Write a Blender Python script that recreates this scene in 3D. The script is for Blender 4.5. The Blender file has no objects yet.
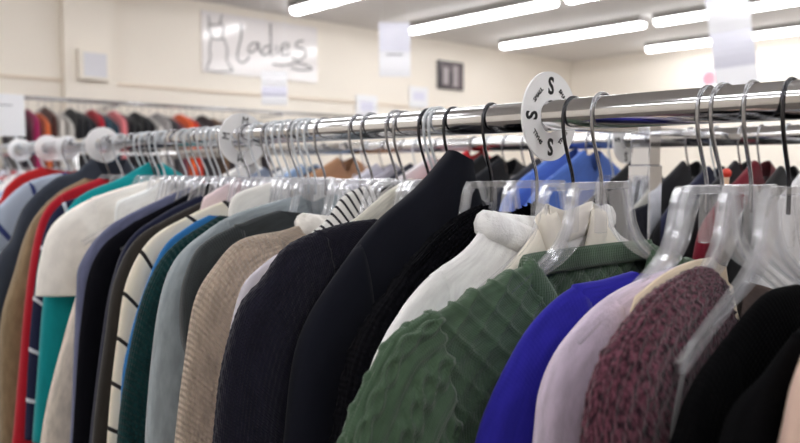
import bpy, bmesh, math, random
from math import sin, cos, pi, sqrt, radians, exp
from mathutils import Vector, noise, Matrix
import numpy as np
random.seed(7)
sc = bpy.context.scene
COL = sc.collection

# ------------------------------------------------------------------ materials
def s2l(c):
    return tuple(((v/255.0)/12.92 if v/255.0 <= 0.04045 else ((v/255.0+0.055)/1.055)**2.4) for v in c) + (1.0,)

def new_mat(name):
    m = bpy.data.materials.new(name); m.use_nodes = True
    nt = m.node_tree; b = nt.nodes['Principled BSDF']
    return m, nt, b

def simple(name, rgb, rough=0.6, metal=0.0, spec=0.5, noise_amt=0.0, noise_scale=8.0):
    m, nt, b = new_mat(name)
    b.inputs['Base Color'].default_value = s2l(rgb)
    b.inputs['Roughness'].default_value = rough
    b.inputs['Metallic'].default_value = metal
    b.inputs['Specular IOR Level'].default_value = spec
    if noise_amt:
        tc = nt.nodes.new('ShaderNodeTexCoord'); n = nt.nodes.new('ShaderNodeTexNoise')
        n.inputs['Scale'].default_value = noise_scale; n.inputs['Detail'].default_value = 4
        mx = nt.nodes.new('ShaderNodeMix'); mx.data_type = 'RGBA'
        c = s2l(rgb)
        mx.inputs[6].default_value = tuple(v*(1-noise_amt) for v in c[:3])+(1,)
        mx.inputs[7].default_value = tuple(min(1, v*(1+noise_amt)) for v in c[:3])+(1,)
        nt.links.new(tc.outputs['Object'], n.inputs['Vector'])
        nt.links.new(n.outputs['Fac'], mx.inputs[0]); nt.links.new(mx.outputs[2], b.inputs['Base Color'])
    return m

def emit(name, rgb, strength):
    m, nt, b = new_mat(name)
    b.inputs['Base Color'].default_value = (0.8, 0.8, 0.8, 1)
    b.inputs['Emission Color'].default_value = s2l(rgb); b.inputs['Emission Strength'].default_value = strength
    return m

def fabric(name, rgb, kind='stitch', scale=1.0, bump=0.5, rgb2=None, sheen=0.25):
    """cloth; UV is in metres: U around the piece, V down along it"""
    m, nt, b = new_mat(name); N = nt.nodes; L = nt.links
    b.inputs['Roughness'].default_value = 0.9
    b.inputs['Specular IOR Level'].default_value = 0.15 if sheen > .06 else 0.04
    b.inputs['Sheen Weight'].default_value = sheen if sheen > .06 else 0.0; b.inputs['Sheen Roughness'].default_value = 0.5
    uv = N.new('ShaderNodeUVMap')
    def wave(direction, period, dist=0.0):
        w = N.new('ShaderNodeTexWave'); w.wave_type = 'BANDS'; w.bands_direction = direction
        w.inputs['Scale'].default_value = 2*pi/period/20.0
        w.inputs['Distortion'].default_value = dist; w.inputs['Detail'].default_value = 1.0
        w.inputs['Detail Scale'].default_value = 3.0
        L.new(uv.outputs['UV'], w.inputs['Vector']); return w.outputs['Fac']
    def nz(sx, sy, detail=3):
        mp = N.new('ShaderNodeMapping'); mp.inputs['Scale'].default_value = (sx, sy, 1)
        t = N.new('ShaderNodeTexNoise'); t.inputs['Scale'].default_value = 1.0; t.inputs['Detail'].default_value = detail
        L.new(uv.outputs['UV'], mp.inputs['Vector']); L.new(mp.outputs['Vector'], t.inputs['Vector']); return t.outputs['Fac']
    def math_(op, a, c):
        n = N.new('ShaderNodeMath'); n.operation = op
        for i, v in enumerate((a, c)):
            if isinstance(v, (int, float)): n.inputs[i].default_value = v
            else: L.new(v, n.inputs[i])
        return n.outputs[0]
    if kind == 'rib':       # ribs running down the piece
        h = math_('ADD', wave('X', 0.008*scale, 0.6), math_('MULTIPLY', wave('Y', 0.004*scale), 0.35))
    elif kind == 'rows':    # purl rows running round the piece
        h = math_('ADD', wave('Y', 0.0075*scale, 1.2), math_('MULTIPLY', wave('X', 0.006*scale, 1.0), 0.5))
    elif kind == 'stitch':
        h = math_('ADD', wave('X', 0.005*scale, 1.0), math_('MULTIPLY', wave('Y', 0.004*scale, 1.0), 0.8))
    elif kind == 'pointelle':
        h = math_('MULTIPLY', wave('X', 0.014*scale, 2.0), wave('Y', 0.012*scale, 2.0))
    elif kind == 'fuzzy':
        h = nz(260/scale, 260/scale, 5)
    else:                    # plain weave
        h = nz(90, 40, 4)
    bp = N.new('ShaderNodeBump'); bp.inputs['Strength'].default_value = bump
    bp.inputs['Distance'].default_value = {'rows': 0.004, 'rib': 0.003, 'stitch': 0.002, 'pointelle': 0.004, 'fuzzy': 0.004}.get(kind, 0.001)*scale
    L.new(h, bp.inputs['Height']); L.new(bp.outputs['Normal'], b.inputs['Normal'])
    mx = N.new('ShaderNodeMix'); mx.data_type = 'RGBA'
    c = s2l(rgb); c2 = s2l(rgb2) if rgb2 else tuple(min(1, v*(1.05 if kind == 'plain' else 1.14)) for v in c[:3])+(1,)
    c1 = c if rgb2 else tuple(v*(0.96 if kind == 'plain' else 0.88) for v in c[:3])+(1,)
    mx.inputs[6].default_value = c1; mx.inputs[7].default_value = c2
    cr = N.new('ShaderNodeMapRange'); cr.inputs['From Min'].default_value = 0.38; cr.inputs['From Max'].default_value = 0.62
    L.new(nz(220 if rgb2 else 60, 150 if rgb2 else 25, 4), cr.inputs['Value'])
    L.new(cr.outputs['Result'], mx.inputs[0]); L.new(mx.outputs[2], b.inputs['Base Color'])
    return m

def striped(name, rgb, rgb2, period, duty, direction='Y', bump=0.2):
    """woven stripes or dashes of a second yarn"""
    m, nt, b = new_mat(name); N = nt.nodes; L = nt.links
    b.inputs['Roughness'].default_value = 0.9; b.inputs['Specular IOR Level'].default_value = 0.15
    uv = N.new('ShaderNodeUVMap'); sp = N.new('ShaderNodeSeparateXYZ'); L.new(uv.outputs['UV'], sp.inputs[0])
    dv = N.new('ShaderNodeMath'); dv.operation = 'DIVIDE'; dv.inputs[1].default_value = period
    L.new(sp.outputs[direction], dv.inputs[0])
    fr = N.new('ShaderNodeMath'); fr.operation = 'FRACT'; L.new(dv.outputs[0], fr.inputs[0])
    lt = N.new('ShaderNodeMath'); lt.operation = 'LESS_THAN'; lt.inputs[1].default_value = duty; L.new(fr.outputs[0], lt.inputs[0])
    mx = N.new('ShaderNodeMix'); mx.data_type = 'RGBA'
    mx.inputs[6].default_value = s2l(rgb); mx.inputs[7].default_value = s2l(rgb2)
    L.new(lt.outputs[0], mx.inputs[0]); L.new(mx.outputs[2], b.inputs['Base Color'])
    return m

def clear_plastic(name, tint=0.98, milk=0.12, rough=0.16):
    m, nt, b = new_mat(name); N = nt.nodes; L = nt.links
    out = N['Material Output']; N.remove(b)
    tr = N.new('ShaderNodeBsdfTransparent'); tr.inputs['Color'].default_value = (tint, tint, tint*1.01, 1)
    gl = N.new('ShaderNodeBsdfGlossy'); gl.inputs['Roughness'].default_value = rough
    da = N.new('ShaderNodeBsdfDiffuse'); da.inputs['Color'].default_value = (0.9, 0.91, 0.93, 1)
    db = N.new('ShaderNodeBsdfTranslucent'); db.inputs['Color'].default_value = (0.9, 0.91, 0.93, 1)
    df = N.new('ShaderNodeMixShader'); L.new(da.outputs[0], df.inputs[1]); L.new(db.outputs[0], df.inputs[2])
    lw = N.new('ShaderNodeLayerWeight'); lw.inputs['Blend'].default_value = 0.5
    pw = N.new('ShaderNodeMath'); pw.operation = 'POWER'; pw.inputs[1].default_value = 3.0; L.new(lw.outputs['Facing'], pw.inputs[0])
    fr = N.new('ShaderNodeMath'); fr.operation = 'MULTIPLY_ADD'; fr.inputs[1].default_value = 0.5; fr.inputs[2].default_value = 0.05; L.new(pw.outputs[0], fr.inputs[0])
    ml = N.new('ShaderNodeMixShader'); ml.inputs[0].default_value = milk
    L.new(tr.outputs[0], ml.inputs[1]); L.new(df.outputs[0], ml.inputs[2])
    ms = N.new('ShaderNodeMixShader'); L.new(fr.outputs[0], ms.inputs[0])
    L.new(ml.outputs[0], ms.inputs[1]); L.new(gl.outputs[0], ms.inputs[2])
    L.new(ms.outputs[0], out.inputs['Surface'])
    return m

def paper_mat(name, rgb, rough=0.6):
    m, nt, b = new_mat(name); N = nt.nodes; L = nt.links
    b.inputs['Base Color'].default_value = s2l(rgb); b.inputs['Roughness'].default_value = rough
    tl = N.new('ShaderNodeBsdfTranslucent'); tl.inputs['Color'].default_value = s2l(rgb)
    mx = N.new('ShaderNodeMixShader'); mx.inputs[0].default_value = 0.45
    L.new(b.outputs[0], mx.inputs[1]); L.new(tl.outputs[0], mx.inputs[2]); L.new(mx.outputs[0], N['Material Output'].inputs['Surface'])
    return m
M = {}
M['wall'] = simple('wall_paint', (240, 232, 221), 0.8, noise_amt=0.03, noise_scale=1.5)
M['ceil'] = simple('ceiling_paint', (226, 223, 221), 0.9, noise_amt=0.03, noise_scale=2)
M['floor'] = simple('vinyl_floor', (96, 90, 86), 0.35, noise_amt=0.12, noise_scale=5)
M['trim'] = simple('trim_paint', (222, 206, 188), 0.6)
M['chrome'] = simple('chrome', (226, 226, 228), 0.10, 1.0)
M['mirror'] = simple('mirror_chrome', (222, 224, 230), 0.04, 1.0)
M['steel'] = simple('hook_steel', (168, 168, 172), 0.22, 1.0)
M['darksteel'] = simple('dark_hook_steel', (70, 70, 74), 0.25, 1.0)
M['whitehook'] = simple('white_coated_hook', (215, 220, 226), 0.3)
M['clear'] = clear_plastic('clear_plastic')
M['milky'] = clear_plastic('milky_plastic', 0.95, 0.3, 0.2)
M['smoke'] = clear_plastic('smoke_plastic', 0.55, 0.05, 0.06)
M['disc'] = simple('white_disc_plastic', (248, 248, 250), 0.4)
M['ink'] = simple('black_ink', (22, 22, 26), 0.6)
M['marker'] = simple('grey_marker', (62, 60, 64), 0.7)
M['paper'] = simple('white_paper', (236, 236, 240), 0.6)
M['paperblue'] = simple('pale_lilac_print', (220, 219, 236), 0.6)
M['greytext'] = simple('grey_print', (150, 150, 156), 0.7)
M['poster'] = simple('glossy_poster', (236, 231, 231), 0.14)
M['tube'] = emit('fluorescent_diffuser', (252, 253, 255), 9.5)
M['housing'] = simple('fixture_housing', (150, 146, 142), 0.5)
M['label_black'] = simple('black_plastic', (25, 25, 28), 0.4)
M['red_plastic'] = simple('red_plastic', (225, 62, 45), 0.35)
M['photo'] = simple('photo_print', (92, 80, 86), 0.4)
M['photo_dark'] = simple('photo_dark', (48, 42, 48), 0.4)
M['photo_light'] = simple('photo_light', (165, 156, 158), 0.4)
M['pinkprint'] = simple('pink_print', (235, 150, 165), 0.6)
M['beigebox'] = simple('kraft_card', (190, 165, 135), 0.8)
M['vent'] = simple('grey_panel', (215, 214, 220), 0.5)

# ------------------------------------------------------------------ object helpers
def link(name, me, mat=None, parent=None, smooth=False):
    o = bpy.data.objects.new(name, me); COL.objects.link(o)
    if mat is not None:
        me.materials.clear(); me.materials.append(mat)
    if parent is not None: o.parent = parent
    if smooth:
        for p in me.polygons: p.use_smooth = True
    return o

def build(name, bm, mat=None, parent=None, smooth=False, normals=True):
    if normals: bmesh.ops.recalc_face_normals(bm, faces=bm.faces)
    me = bpy.data.meshes.new(name); bm.to_mesh(me); bm.free()
    return link(name, me, mat, parent, smooth)

def tag(o, label, cat, group=None, kind=None):
    o['label'] = label; o['category'] = cat
    if group: o['group'] = group
    if kind: o['kind'] = kind
    return o

def struct(o): o['kind'] = 'structure'; return o

def empty(name, loc, rz=0.0):
    o = bpy.data.objects.new(name, None); COL.objects.link(o)
    o.location = loc; o.rotation_euler = (0, 0, rz); o.empty_display_size = 0.05
    return o

def box(bm, lo, hi, bevel=0.0):
    r = bmesh.ops.create_cube(bm, size=1.0)
    vs = r['verts']
    for v in vs:
        v.co = Vector(tuple(lo[i] + (v.co[i]+0.5)*(hi[i]-lo[i]) for i in range(3)))
    if bevel:
        es = list({e for v in vs for e in v.link_edges})
        bmesh.ops.bevel(bm, geom=es, offset=bevel, segments=2, affect='EDGES', profile=0.5)

def sweep(bm, path, prof, closed_path=False, caps=True, up=Vector((1, 0, 0))):
    """sweep a closed profile [(a,b)] along path; a lies along 'up', b across"""
    path = [Vector(p) for p in path]; n = len(path); rings = []
    for i, p in enumerate(path):
        if closed_path: t = path[(i+1) % n]-path[i-1]
        else: t = path[min(i+1, n-1)]-path[max(i-1, 0)]
        t.normalize()
        u = up - t*up.dot(t)
        if u.length < 1e-4: u = Vector((0, 1, 0)) - t*t.y
        u.normalize(); w = t.cross(u)
        rings.append([bm.verts.new(p+u*a+w*b) for a, b in prof])
    m = len(prof)
    for i in range(n if closed_path else n-1):
        A, B = rings[i], rings[(i+1) % n]
        for j in range(m):
            bm.faces.new((A[j], A[(j+1) % m], B[(j+1) % m], B[j]))
    if caps and not closed_path:
        bm.faces.new(rings[0]); bm.faces.new(list(reversed(rings[-1])))

def circ(r, n=8, rb=None):
    return [(r*cos(2*pi*i/n), (rb or r)*sin(2*pi*i/n)) for i in range(n)]

def rect(a, b): return [(-a/2, -b/2), (a/2, -b/2), (a/2, b/2), (-a/2, b/2)]

def catmull(pts, n):
    """smooth curve through pts, n points evenly spaced by length"""
    P = [np.array(p, float) for p in pts]
    P = [2*P[0]-P[1]]+P+[2*P[-1]-P[-2]]
    out = []
    for i in range(1, len(P)-2):
        p0, p1, p2, p3 = P[i-1], P[i], P[i+1], P[i+2]
        for k in range(16):
            t = k/16.0
            out.append(0.5*((2*p1)+(-p0+p2)*t+(2*p0-5*p1+4*p2-p3)*t*t+(-p0+3*p1-3*p2+p3)*t**3))
    out.append(P[-2]); A = np.array(out)
    d = np.concatenate([[0], np.cumsum(np.linalg.norm(np.diff(A, axis=0), axis=1))])
    s = np.linspace(0, d[-1], n)
    return np.stack([np.interp(s, d, A[:, k]) for k in range(A.shape[1])], 1), s

def text_mesh(body, size, depth=0.0006, bold=0.0):
    cu = bpy.data.curves.new('letters', 'FONT'); cu.body = body; cu.size = size
    cu.align_x = 'CENTER'; cu.align_y = 'CENTER'; cu.extrude = depth; cu.offset = bold; cu.resolution_u = 3
    o = bpy.data.objects.new('letters', cu); COL.objects.link(o)
    dg = bpy.context.evaluated_depsgraph_get()
    me = bpy.data.meshes.new_from_object(o.evaluated_get(dg))
    bpy.data.objects.remove(o); bpy.data.curves.remove(cu)
    return me

# ------------------------------------------------------------------ the room
XW, XE, YS, YN, H = -5.5, 3.0, -3.0, 7.85, 2.7
def wall_box(name, lo, hi, mat):
    bm = bmesh.new(); box(bm, lo, hi); return struct(build(name, bm, mat))
wall_box('floor', (XW, YS, -0.1), (XE, YN, 0), M['floor'])
wall_box('ceiling', (XW, YS, H), (XE, YN, H+0.1), M['ceil'])
wall_box('wall_left', (XW-0.1, YS, 0), (XW, YN, H), M['wall'])
wall_box('wall_back', (XW, YN, 0), (XE, YN+0.1, H), M['wall'])
wall_box('wall_right', (XE, YS, 0), (XE+0.1, YN, H), M['wall'])
wall_box('wall_front', (XW, YS-0.1, 0), (XE, YS, H), M['wall'])
wall_box('trim_1', (XW, 1.79, 0), (XW+0.07, 2.15, H), M['wall'])           # shallow pilaster
wall_box('trim_2', (XW, YS, 1.988), (XW+0.012, 1.79, 2.006), M['trim'])    # panel seam batten
wall_box('trim_3', (XW, 2.15, 1.988), (XW+0.012, YN, 2.006), M['trim'])
wall_box('baseboard_left', (XW, YS, 0), (XW+0.02, 1.79, 0.1), M['trim'])
wall_box('baseboard_back', (XW+0.02, YN-0.02, 0), (XE, YN, 0.1), M['trim'])

def light_fixture(x0, x1, y, label):
    t = empty('ceiling_light', ((x0+x1)/2, y, H))
    tag(t, label, 'ceiling light', 'fluorescent lights on the ceiling')
    hl = (x1-x0)/2
    bm = bmesh.new(); box(bm, (-hl, -0.07, -0.048), (hl, 0.07, 0), 0.004); build('housing', bm, M['housing'], t)
    bm = bmesh.new()
    prof = [(-0.004, -0.05), (-0.022, -0.049), (-0.038, -0.038), (-0.045, -0.016), (-0.045, 0.016), (-0.038, 0.038), (-0.022, 0.049), (-0.004, 0.05)]
    sweep(bm, [(-hl+0.012, 0, -0.045), (hl-0.012, 0, -0.045)], [(a, b) for a, b in prof], up=Vector((0, 0, 1)))
    build('diffuser', bm, M['tube'], t)
ROWN = {3.46: 'level with the lettered poster', 4.74: 'just beyond the lettered poster', 6.03: 'above the framed photograph'}
for y, rn in ROWN.items():
    for k, x0 in enumerate((-5.07, -3.36, -1.65)):
        rk = ['end one at left wall', 'middle one', 'nearest one'][k]
        light_fixture(x0, x0+1.6, y, 'white fluorescent light %s, %s' % (rn, rk))
for k, x0 in enumerate((-4.17, -2.48, -0.8)):
    light_fixture(x0, x0+1.6, 7.32, 'long white fluorescent ceiling light close to back wall, %s' % ['far end of its row', 'middle of its row', 'near end of its row'][k])
for y, rn in {2.15: 'over the double rack', 0.85: 'over the front rail', -0.45: 'in the aisle', -1.8: 'behind the aisle'}.items():
    for k, x0 in enumerate((-5.07 + 0.5, -2.6, 0.2)):
        light_fixture(x0, x0+1.6, y, 'long white fluorescent ceiling light %s, %s' % (rn, ['deep in the shop', 'half way along', 'nearest the camera end'][k]))

# ------------------------------------------------------------------ lettered poster and papers on the walls
STROKES = [[(2.92, 2.594), (2.926, 2.524)], [(3.04, 2.617), (3.014, 2.54)], [(2.926, 2.527), (2.918, 2.488), (2.938, 2.447), (2.953, 2.421)], [(2.923, 2.528), (2.974, 2.527), (3.039, 2.545)], [(3.039, 2.545), (3.054, 2.504), (3.033, 2.437)], [(2.948, 2.417), (3.004, 2.415), (3.053, 2.432)], [(2.94, 2.417), (2.923, 2.332), (2.929, 2.262), (2.888, 2.165)], [(2.888, 2.165), (2.999, 2.158), (3.13, 2.179)], [(3.053, 2.43), (3.083, 2.335), (3.074, 2.262), (3.13, 2.179)]]
LETTERS = [[(3.212, 2.568), (3.212, 2.465), (3.183, 2.36), (3.174, 2.286), (3.207, 2.252), (3.258, 2.272), (3.284, 2.311)], [(3.363, 2.431), (3.303, 2.41), (3.276, 2.355), (3.31, 2.344), (3.354, 2.385), (3.377, 2.433), (3.377, 2.38), (3.406, 2.346)], [(3.487, 2.422), (3.424, 2.393), (3.406, 2.339), (3.459, 2.344), (3.495, 2.393)], [(3.493, 2.604), (3.496, 2.454), (3.503, 2.326)], [(3.55, 2.429), (3.552, 2.346)], [(3.595, 2.396), (3.659, 2.418), (3.678, 2.451), (3.632, 2.454), (3.595, 2.404), (3.603, 2.359), (3.658, 2.357), (3.687, 2.383)], [(3.83, 2.499), (3.763, 2.476), (3.753, 2.436), (3.829, 2.428), (3.857, 2.392), (3.809, 2.333), (3.733, 2.325), (3.714, 2.354)], [(3.511, 2.266), (3.62, 2.265), (3.77, 2.298), (3.924, 2.268), (3.808, 2.242), (3.694, 2.252)]]
t = empty('lettered_sign', (XW, 3.42, 2.145))
tag(t, 'big white wall poster reading Ladies beside a drawn dress', 'poster')
bm = bmesh.new(); box(bm, (0.002, -0.56, 0), (0.012, 0.56, 0.485)); build('board', bm, M['poster'], t)
def strokes(name, S, w):
    bm = bmesh.new()
    for s in S:
        P, _ = catmull(s, max(4, 6*len(s)))
        sweep(bm, [(0.0125, a-3.42, b-2.145) for a, b in P], rect(0.002, w), up=Vector((1, 0, 0)))
    build(name, bm, M['marker'], t)
strokes('dress_drawing', STROKES, 0.010)
strokes('lettering', LETTERS, 0.013)

def sheet(name, label, cat, corner_lo, corner_hi, x, mat, group=None, mark=None):
    """a sheet fixed flat on the left wall"""
    bm = bmesh.new(); y0, z0 = corner_lo; y1, z1 = corner_hi
    o = empty(name, (x, (y0+y1)/2, z0)); tag(o, label, cat, group)
    hw, hh = (y1-y0)/2, z1-z0
    box(bm, (0.001, -hw, 0), (0.004, hw, hh)); build('paper', bm, mat, o)
    if mark:
        bm = bmesh.new(); box(bm, (0.004, -hw*0.6, hh*0.35), (0.0055, hw*0.6, hh*0.75)); build('print', bm, mark, o)
    return o
sheet('wall_notice', 'small white notice with lilac print, lower on the left wall right of the lettered poster', 'notice', (4.42, 1.84), (4.68, 2.07), XW+0.012, M['paper'], 'notices on the left wall', M['paperblue'])
sheet('wall_notice', 'white notice with lilac print on the left wall below the framed dark photograph', 'notice', (5.1, 1.99), (5.36, 2.2), XW+0.012, M['paper'], 'notices on the left wall', M['paperblue'])

# framed picture
t = empty('framed_photograph', (XW, 5.69, 2.205)); tag(t, 'dark framed photograph hung on the cream left wall', 'picture')
bm = bmesh.new(); box(bm, (0.002, -0.19, 0), (0.022, 0.19, 0.29), 0.003); build('frame', bm, M['photo_dark'], t)
bm = bmesh.new(); box(bm, (0.022, -0.17, 0.02), (0.024, 0.17, 0.27)); pr = build('print', bm, M['photo'], t)
bm = bmesh.new()
box(bm, (0.024, -0.12, 0.05), (0.0248, -0.04, 0.22), 0); box(bm, (0.024, 0.03, 0.03), (0.0248, 0.1, 0.25)); build('light_figures', bm, M['photo_light'], pr)
bm = bmesh.new()
box(bm, (0.0248, -0.165, 0.03), (0.0252, -0.13, 0.2)); box(bm, (0.0248, -0.03, 0.04), (0.0252, 0.02, 0.18)); build('dark_figures', bm, M['photo_dark'], pr)

# control panel on the pilaster
t = empty('wall_panel', (XW+0.07, 1.975, 2.0)); tag(t, 'square white control panel on the shallow pilaster', 'panel')
bm = bmesh.new(); box(bm, (0, -0.105, 0), (0.05, 0.105, 0.215), 0.006); build('casing', bm, M['wall'], t)
bm = bmesh.new(); box(bm, (0.05, -0.075, 0.025), (0.054, 0.085, 0.19)); build('cover', bm, M['vent'], t)

# pink print on the back wall
t = empty('wall_print', (-3.75, YN, 2.2)); tag(t, 'small print with a pink flower on the back wall', 'picture')
bm = bmesh.new(); box(bm, (-0.11, -0.006, 0), (0.11, -0.001, 0.25)); build('paper', bm, M['paper'], t)
bm = bmesh.new(); bmesh.ops.create_circle(bm, cap_ends=True, segments=20, radius=0.075, matrix=Matrix.Translation((0.01, -0.0075, 0.14)) @ Matrix.Rotation(pi/2, 4, 'X')); build('flower', bm, M['pinkprint'], t)

def hanging_sign(name, label, c, w, h, rz, bands, group='paper signs hung from the ceiling', tilt=0.0):
    """sheets in clear sleeves on a thread from the ceiling; the faces look along local +x"""
    t = empty(name, c, rz); tag(t, label, 'sign', group)
    n = len(bands); z = 0
    for i, (hh, mat, dx) in enumerate(bands):
        bm = bmesh.new(); P = []
        for k in range(7):
            f = k/6.0; P.append((dx*sin(pi*f)+tilt*(z+hh*f), z+hh*f))
        prev = None
        for (px, pz) in P:
            row = [bm.verts.new((px, -w/2, pz)), bm.verts.new((px, w/2, pz)), bm.verts.new((px-0.002, w/2, pz)), bm.verts.new((px-0.002, -w/2, pz))]
            if prev:
                for j in range(4): bm.faces.new((prev[j], prev[(j+1) % 4], row[(j+1) % 4], row[j]))
            else: bm.faces.new(row)
            prev = row
        bm.faces.new(prev)
        build('sheet', bm, mat, t)
        z += hh
    bm = bmesh.new()
    for s in (-1, 1): sweep(bm, [(tilt*z-0.001, s*w*0.42, z-0.004), (tilt*z-0.001, s*w*0.42, H-c[2])], circ(0.0012, 5), up=Vector((0, 1, 0)))
    build('thread', bm, M['paper'], t)
    return t
M['sleeve'] = paper_mat('glossy_sleeved_paper', (250, 250, 253), 0.14)
M['sleeve2'] = paper_mat('glossy_sleeved_paper_grey', (240, 240, 248), 0.14)
faceC = -radians(42.2-20)
s1 = hanging_sign('hanging_sign', 'two white sheets hung one over the other right of the lettered poster', (-3.4, 3.04, 1.935), 0.19, 0.33, radians(-38), [(0.15, M['sleeve'], 0.008), (0.175, M['sleeve2'], 0.006)], tilt=-0.05)
bm = bmesh.new(); box(bm, (-0.003, -0.05, 0.128), (-0.001, 0.05, 0.136)); build('print', bm, M['greytext'], s1)
s2 = hanging_sign('hanging_sign', 'small white sheets hung just below the lettered poster', (-4.14, 2.66, 1.79), 0.165, 0.22, radians(-34), [(0.055, M['sleeve'], 0.004), (0.06, M['paperblue'], 0.004), (0.1, M['sleeve'], 0.005)])
s3 = hanging_sign('hanging_banner', 'long white paper banner hung from the ceiling in front of the back lights', (-1.55, 3.56, 1.70), 0.19, 0.6, radians(-52), [(0.16, M['sleeve'], 0.012), (0.17, M['sleeve2'], 0.02), (0.15, M['sleeve'], 0.014), (0.5, M['sleeve2'], 0.01)], tilt=-0.1)
s3.rotation_euler = (radians(7), 0, radians(-52))

# ------------------------------------------------------------------ racks
ZR, RR = 1.445, 0.0175
def tubeX(bm, x0, x1, y, z, r, n=20): sweep(bm, [(x0, y, z), (x1, y, z)], circ(r, n), up=Vector((0, 0, 1)))
rack = empty('double_clothes_rack', (-1.0, 1.06, 0))
tag(rack, 'long chrome double clothes rack with two parallel rails on square posts', 'clothes rack')
def P(bm_fn, name, mat=M['chrome'], smooth=True, parent=rack):
    bm = bmesh.new(); bm_fn(bm); return build(name, bm, mat, parent, smooth)
ox, oy = -1.0, 1.06
P(lambda bm: tubeX(bm, -2.95-ox, 0.55-ox, 0.7-oy, ZR-0.005, RR, 40), 'rail')
P(lambda bm: tubeX(bm, -2.95-ox, 0.55-ox, 1.4-oy, ZR-0.005, RR, 40), 'rail')
for px in (-0.603, -2.9, 0.5):
    P(lambda bm: box(bm, (px-ox-0.019, -0.019, 0.06), (px-ox+0.019, 0.019, 1.385), 0.002), 'outer_post', M['mirror'], smooth=False)
    P(lambda bm: box(bm, (px-ox-0.0165, -0.0165, 1.385), (px-ox+0.0165, 0.0165, 1.453), 0.0015), 'inner_post', M['mirror'], smooth=False)
    P(lambda bm: box(bm, (px-ox-0.006, -0.345, 1.432), (px-ox+0.006, 0.345, 1.444), 0.001), 'cross_arm', smooth=False)
    P(lambda bm: box(bm, (px-ox-0.02, -0.36, 0.03), (px-ox+0.02, 0.36, 0.06), 0.004), 'foot', smooth=False)
P(lambda bm: tubeX(bm, -2.9-ox, 0.5-ox, 0, 0.3, 0.012), 'base_bar')
YF, ZF = 1.05, 1.462
far = empty('single_clothes_rack', (-3.9, YF, 0)); tag(far, 'single chrome clothes rack at the far left end behind the long rack', 'clothes rack')
P(lambda bm: tubeX(bm, -0.8, 0.82, 0, ZF, 0.0125), 'rail', parent=far)
for px in (-0.78, 0.8):
    P(lambda bm: tubeX(bm, px-0.0, px+0.001, 0, ZF, 0.012), 'end_cap', parent=far)
    P(lambda bm: sweep(bm, [(px, 0, 0.03), (px, 0, ZF-0.012)], circ(0.0125, 16)), 'post', parent=far)
    P(lambda bm: box(bm, (px-0.02, -0.27, 0), (px+0.02, 0.27, 0.03), 0.004), 'foot', parent=far, smooth=False)
XR, ZW = -5.2, 1.835
wrack = empty('wall_clothes_rail', (XW, 2.2, 0)); tag(wrack, 'long thin wall rail of dark clothes along the left wall', 'clothes rail')
P(lambda bm: sweep(bm, [(XR-XW, -1.6, ZW), (XR-XW, 2.6, ZW)], circ(0.0125, 14)), 'rail', M['steel'], parent=wrack)
for yy in (-1.5, -0.15, 1.2, 2.5):
    P(lambda bm: box(bm, (0.0, yy-0.012, ZW-0.03), (XR-XW+0.015, yy+0.012, ZW-0.012), 0.002), 'bracket', M['steel'], parent=wrack, smooth=False)

# ------------------------------------------------------------------ size discs
def size_disc(letter, word, x, y, z, label, R=0.049, rin=0.0145, rz=0.0, tilt=0.0, bold=0.0006, ls=0.027):
    t = empty('size_disc', (x, y, z), rz); t.rotation_euler = (tilt, 0, rz)
    tag(t, label, 'size marker', 'round size markers on the rails')
    bm = bmesh.new(); n = 64; rings = []
    for (r, xx) in ((R, -0.0012), (R, 0.0012), (rin, 0.0012), (rin, -0.0012)):
        rings.append([bm.verts.new((xx, r*cos(2*pi*i/n), r*sin(2*pi*i/n))) for i in range(n)])
    for a in range(4):
        A, B = rings[a], rings[(a+1) % 4]
        for i in range(n): bm.faces.new((A[i], A[(i+1) % n], B[(i+1) % n], B[i]))
    build('disc', bm, M['disc'], t)
    if letter:
        me = text_mesh(letter, ls, bold=bold)
        wm = text_mesh(word, 0.0072) if word else None
        for k in range(4):
            a = k*pi/2
            for (mm, aa, nm, rr) in ((me, a, 'letter', 0.0335), (wm, a+pi/4, 'small_word', 0.033)):
                if mm is None: continue
                o = link(nm, mm, None, t)
                if not mm.materials: mm.materials.append(M['ink'])
                # face +x; seen from +x the reader's right is +y ; angle a turns anticlockwise
                base = Matrix(((0, 0, 1, 0.0014), (1, 0, 0, 0), (0, 1, 0, 0), (0, 0, 0, 1)))
                o.matrix_local = Matrix.Rotation(aa, 4, 'X') @ Matrix.Translation((0, 0, rr)) @ base
                o.scale = (0.82, 1, 1) if nm == 'letter' else (1, 1, 1)
    return t
size_disc('S', 'SMALL', -0.5185, 0.7, ZR-0.006, 'white round size marker printed with S on the front rail', R=0.0505, rin=0.0185)
size_disc('M', None, -1.197, 0.7, ZR-0.0125, 'white round size marker printed with M on the front rail', R=0.0475, rin=0.0230, bold=0.0, ls=.021, tilt=radians(-9))
size_disc('', '', -1.865, 0.7, ZR-0.007, 'white round size marker beyond the M marker, above the bright teal top', R=.044, rin=.0195)
size_disc('S', None, -0.842, 1.4, ZR-0.006, 'white round size marker on the rear rail half hidden by the chrome post', rin=.0185)
for x, y, z, rr, lb in ((-2.562, .7, ZR-.006, .036, 'leftmost of the white round size markers, above the far red sweater'), (-2.288, .7, ZR-.006, .037, 'second white round size marker from the left end'),
                        (-2.12, .7, ZR-.007, .032, 'low-hanging white round size marker, third from the left end'), (-3.28, YF, ZF, .049, 'white round size marker on the far rack behind the front rail')):
    size_disc('', '', x, y, z, lb, R=rr, rin=.0185 if y == .7 else .0145)

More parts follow.
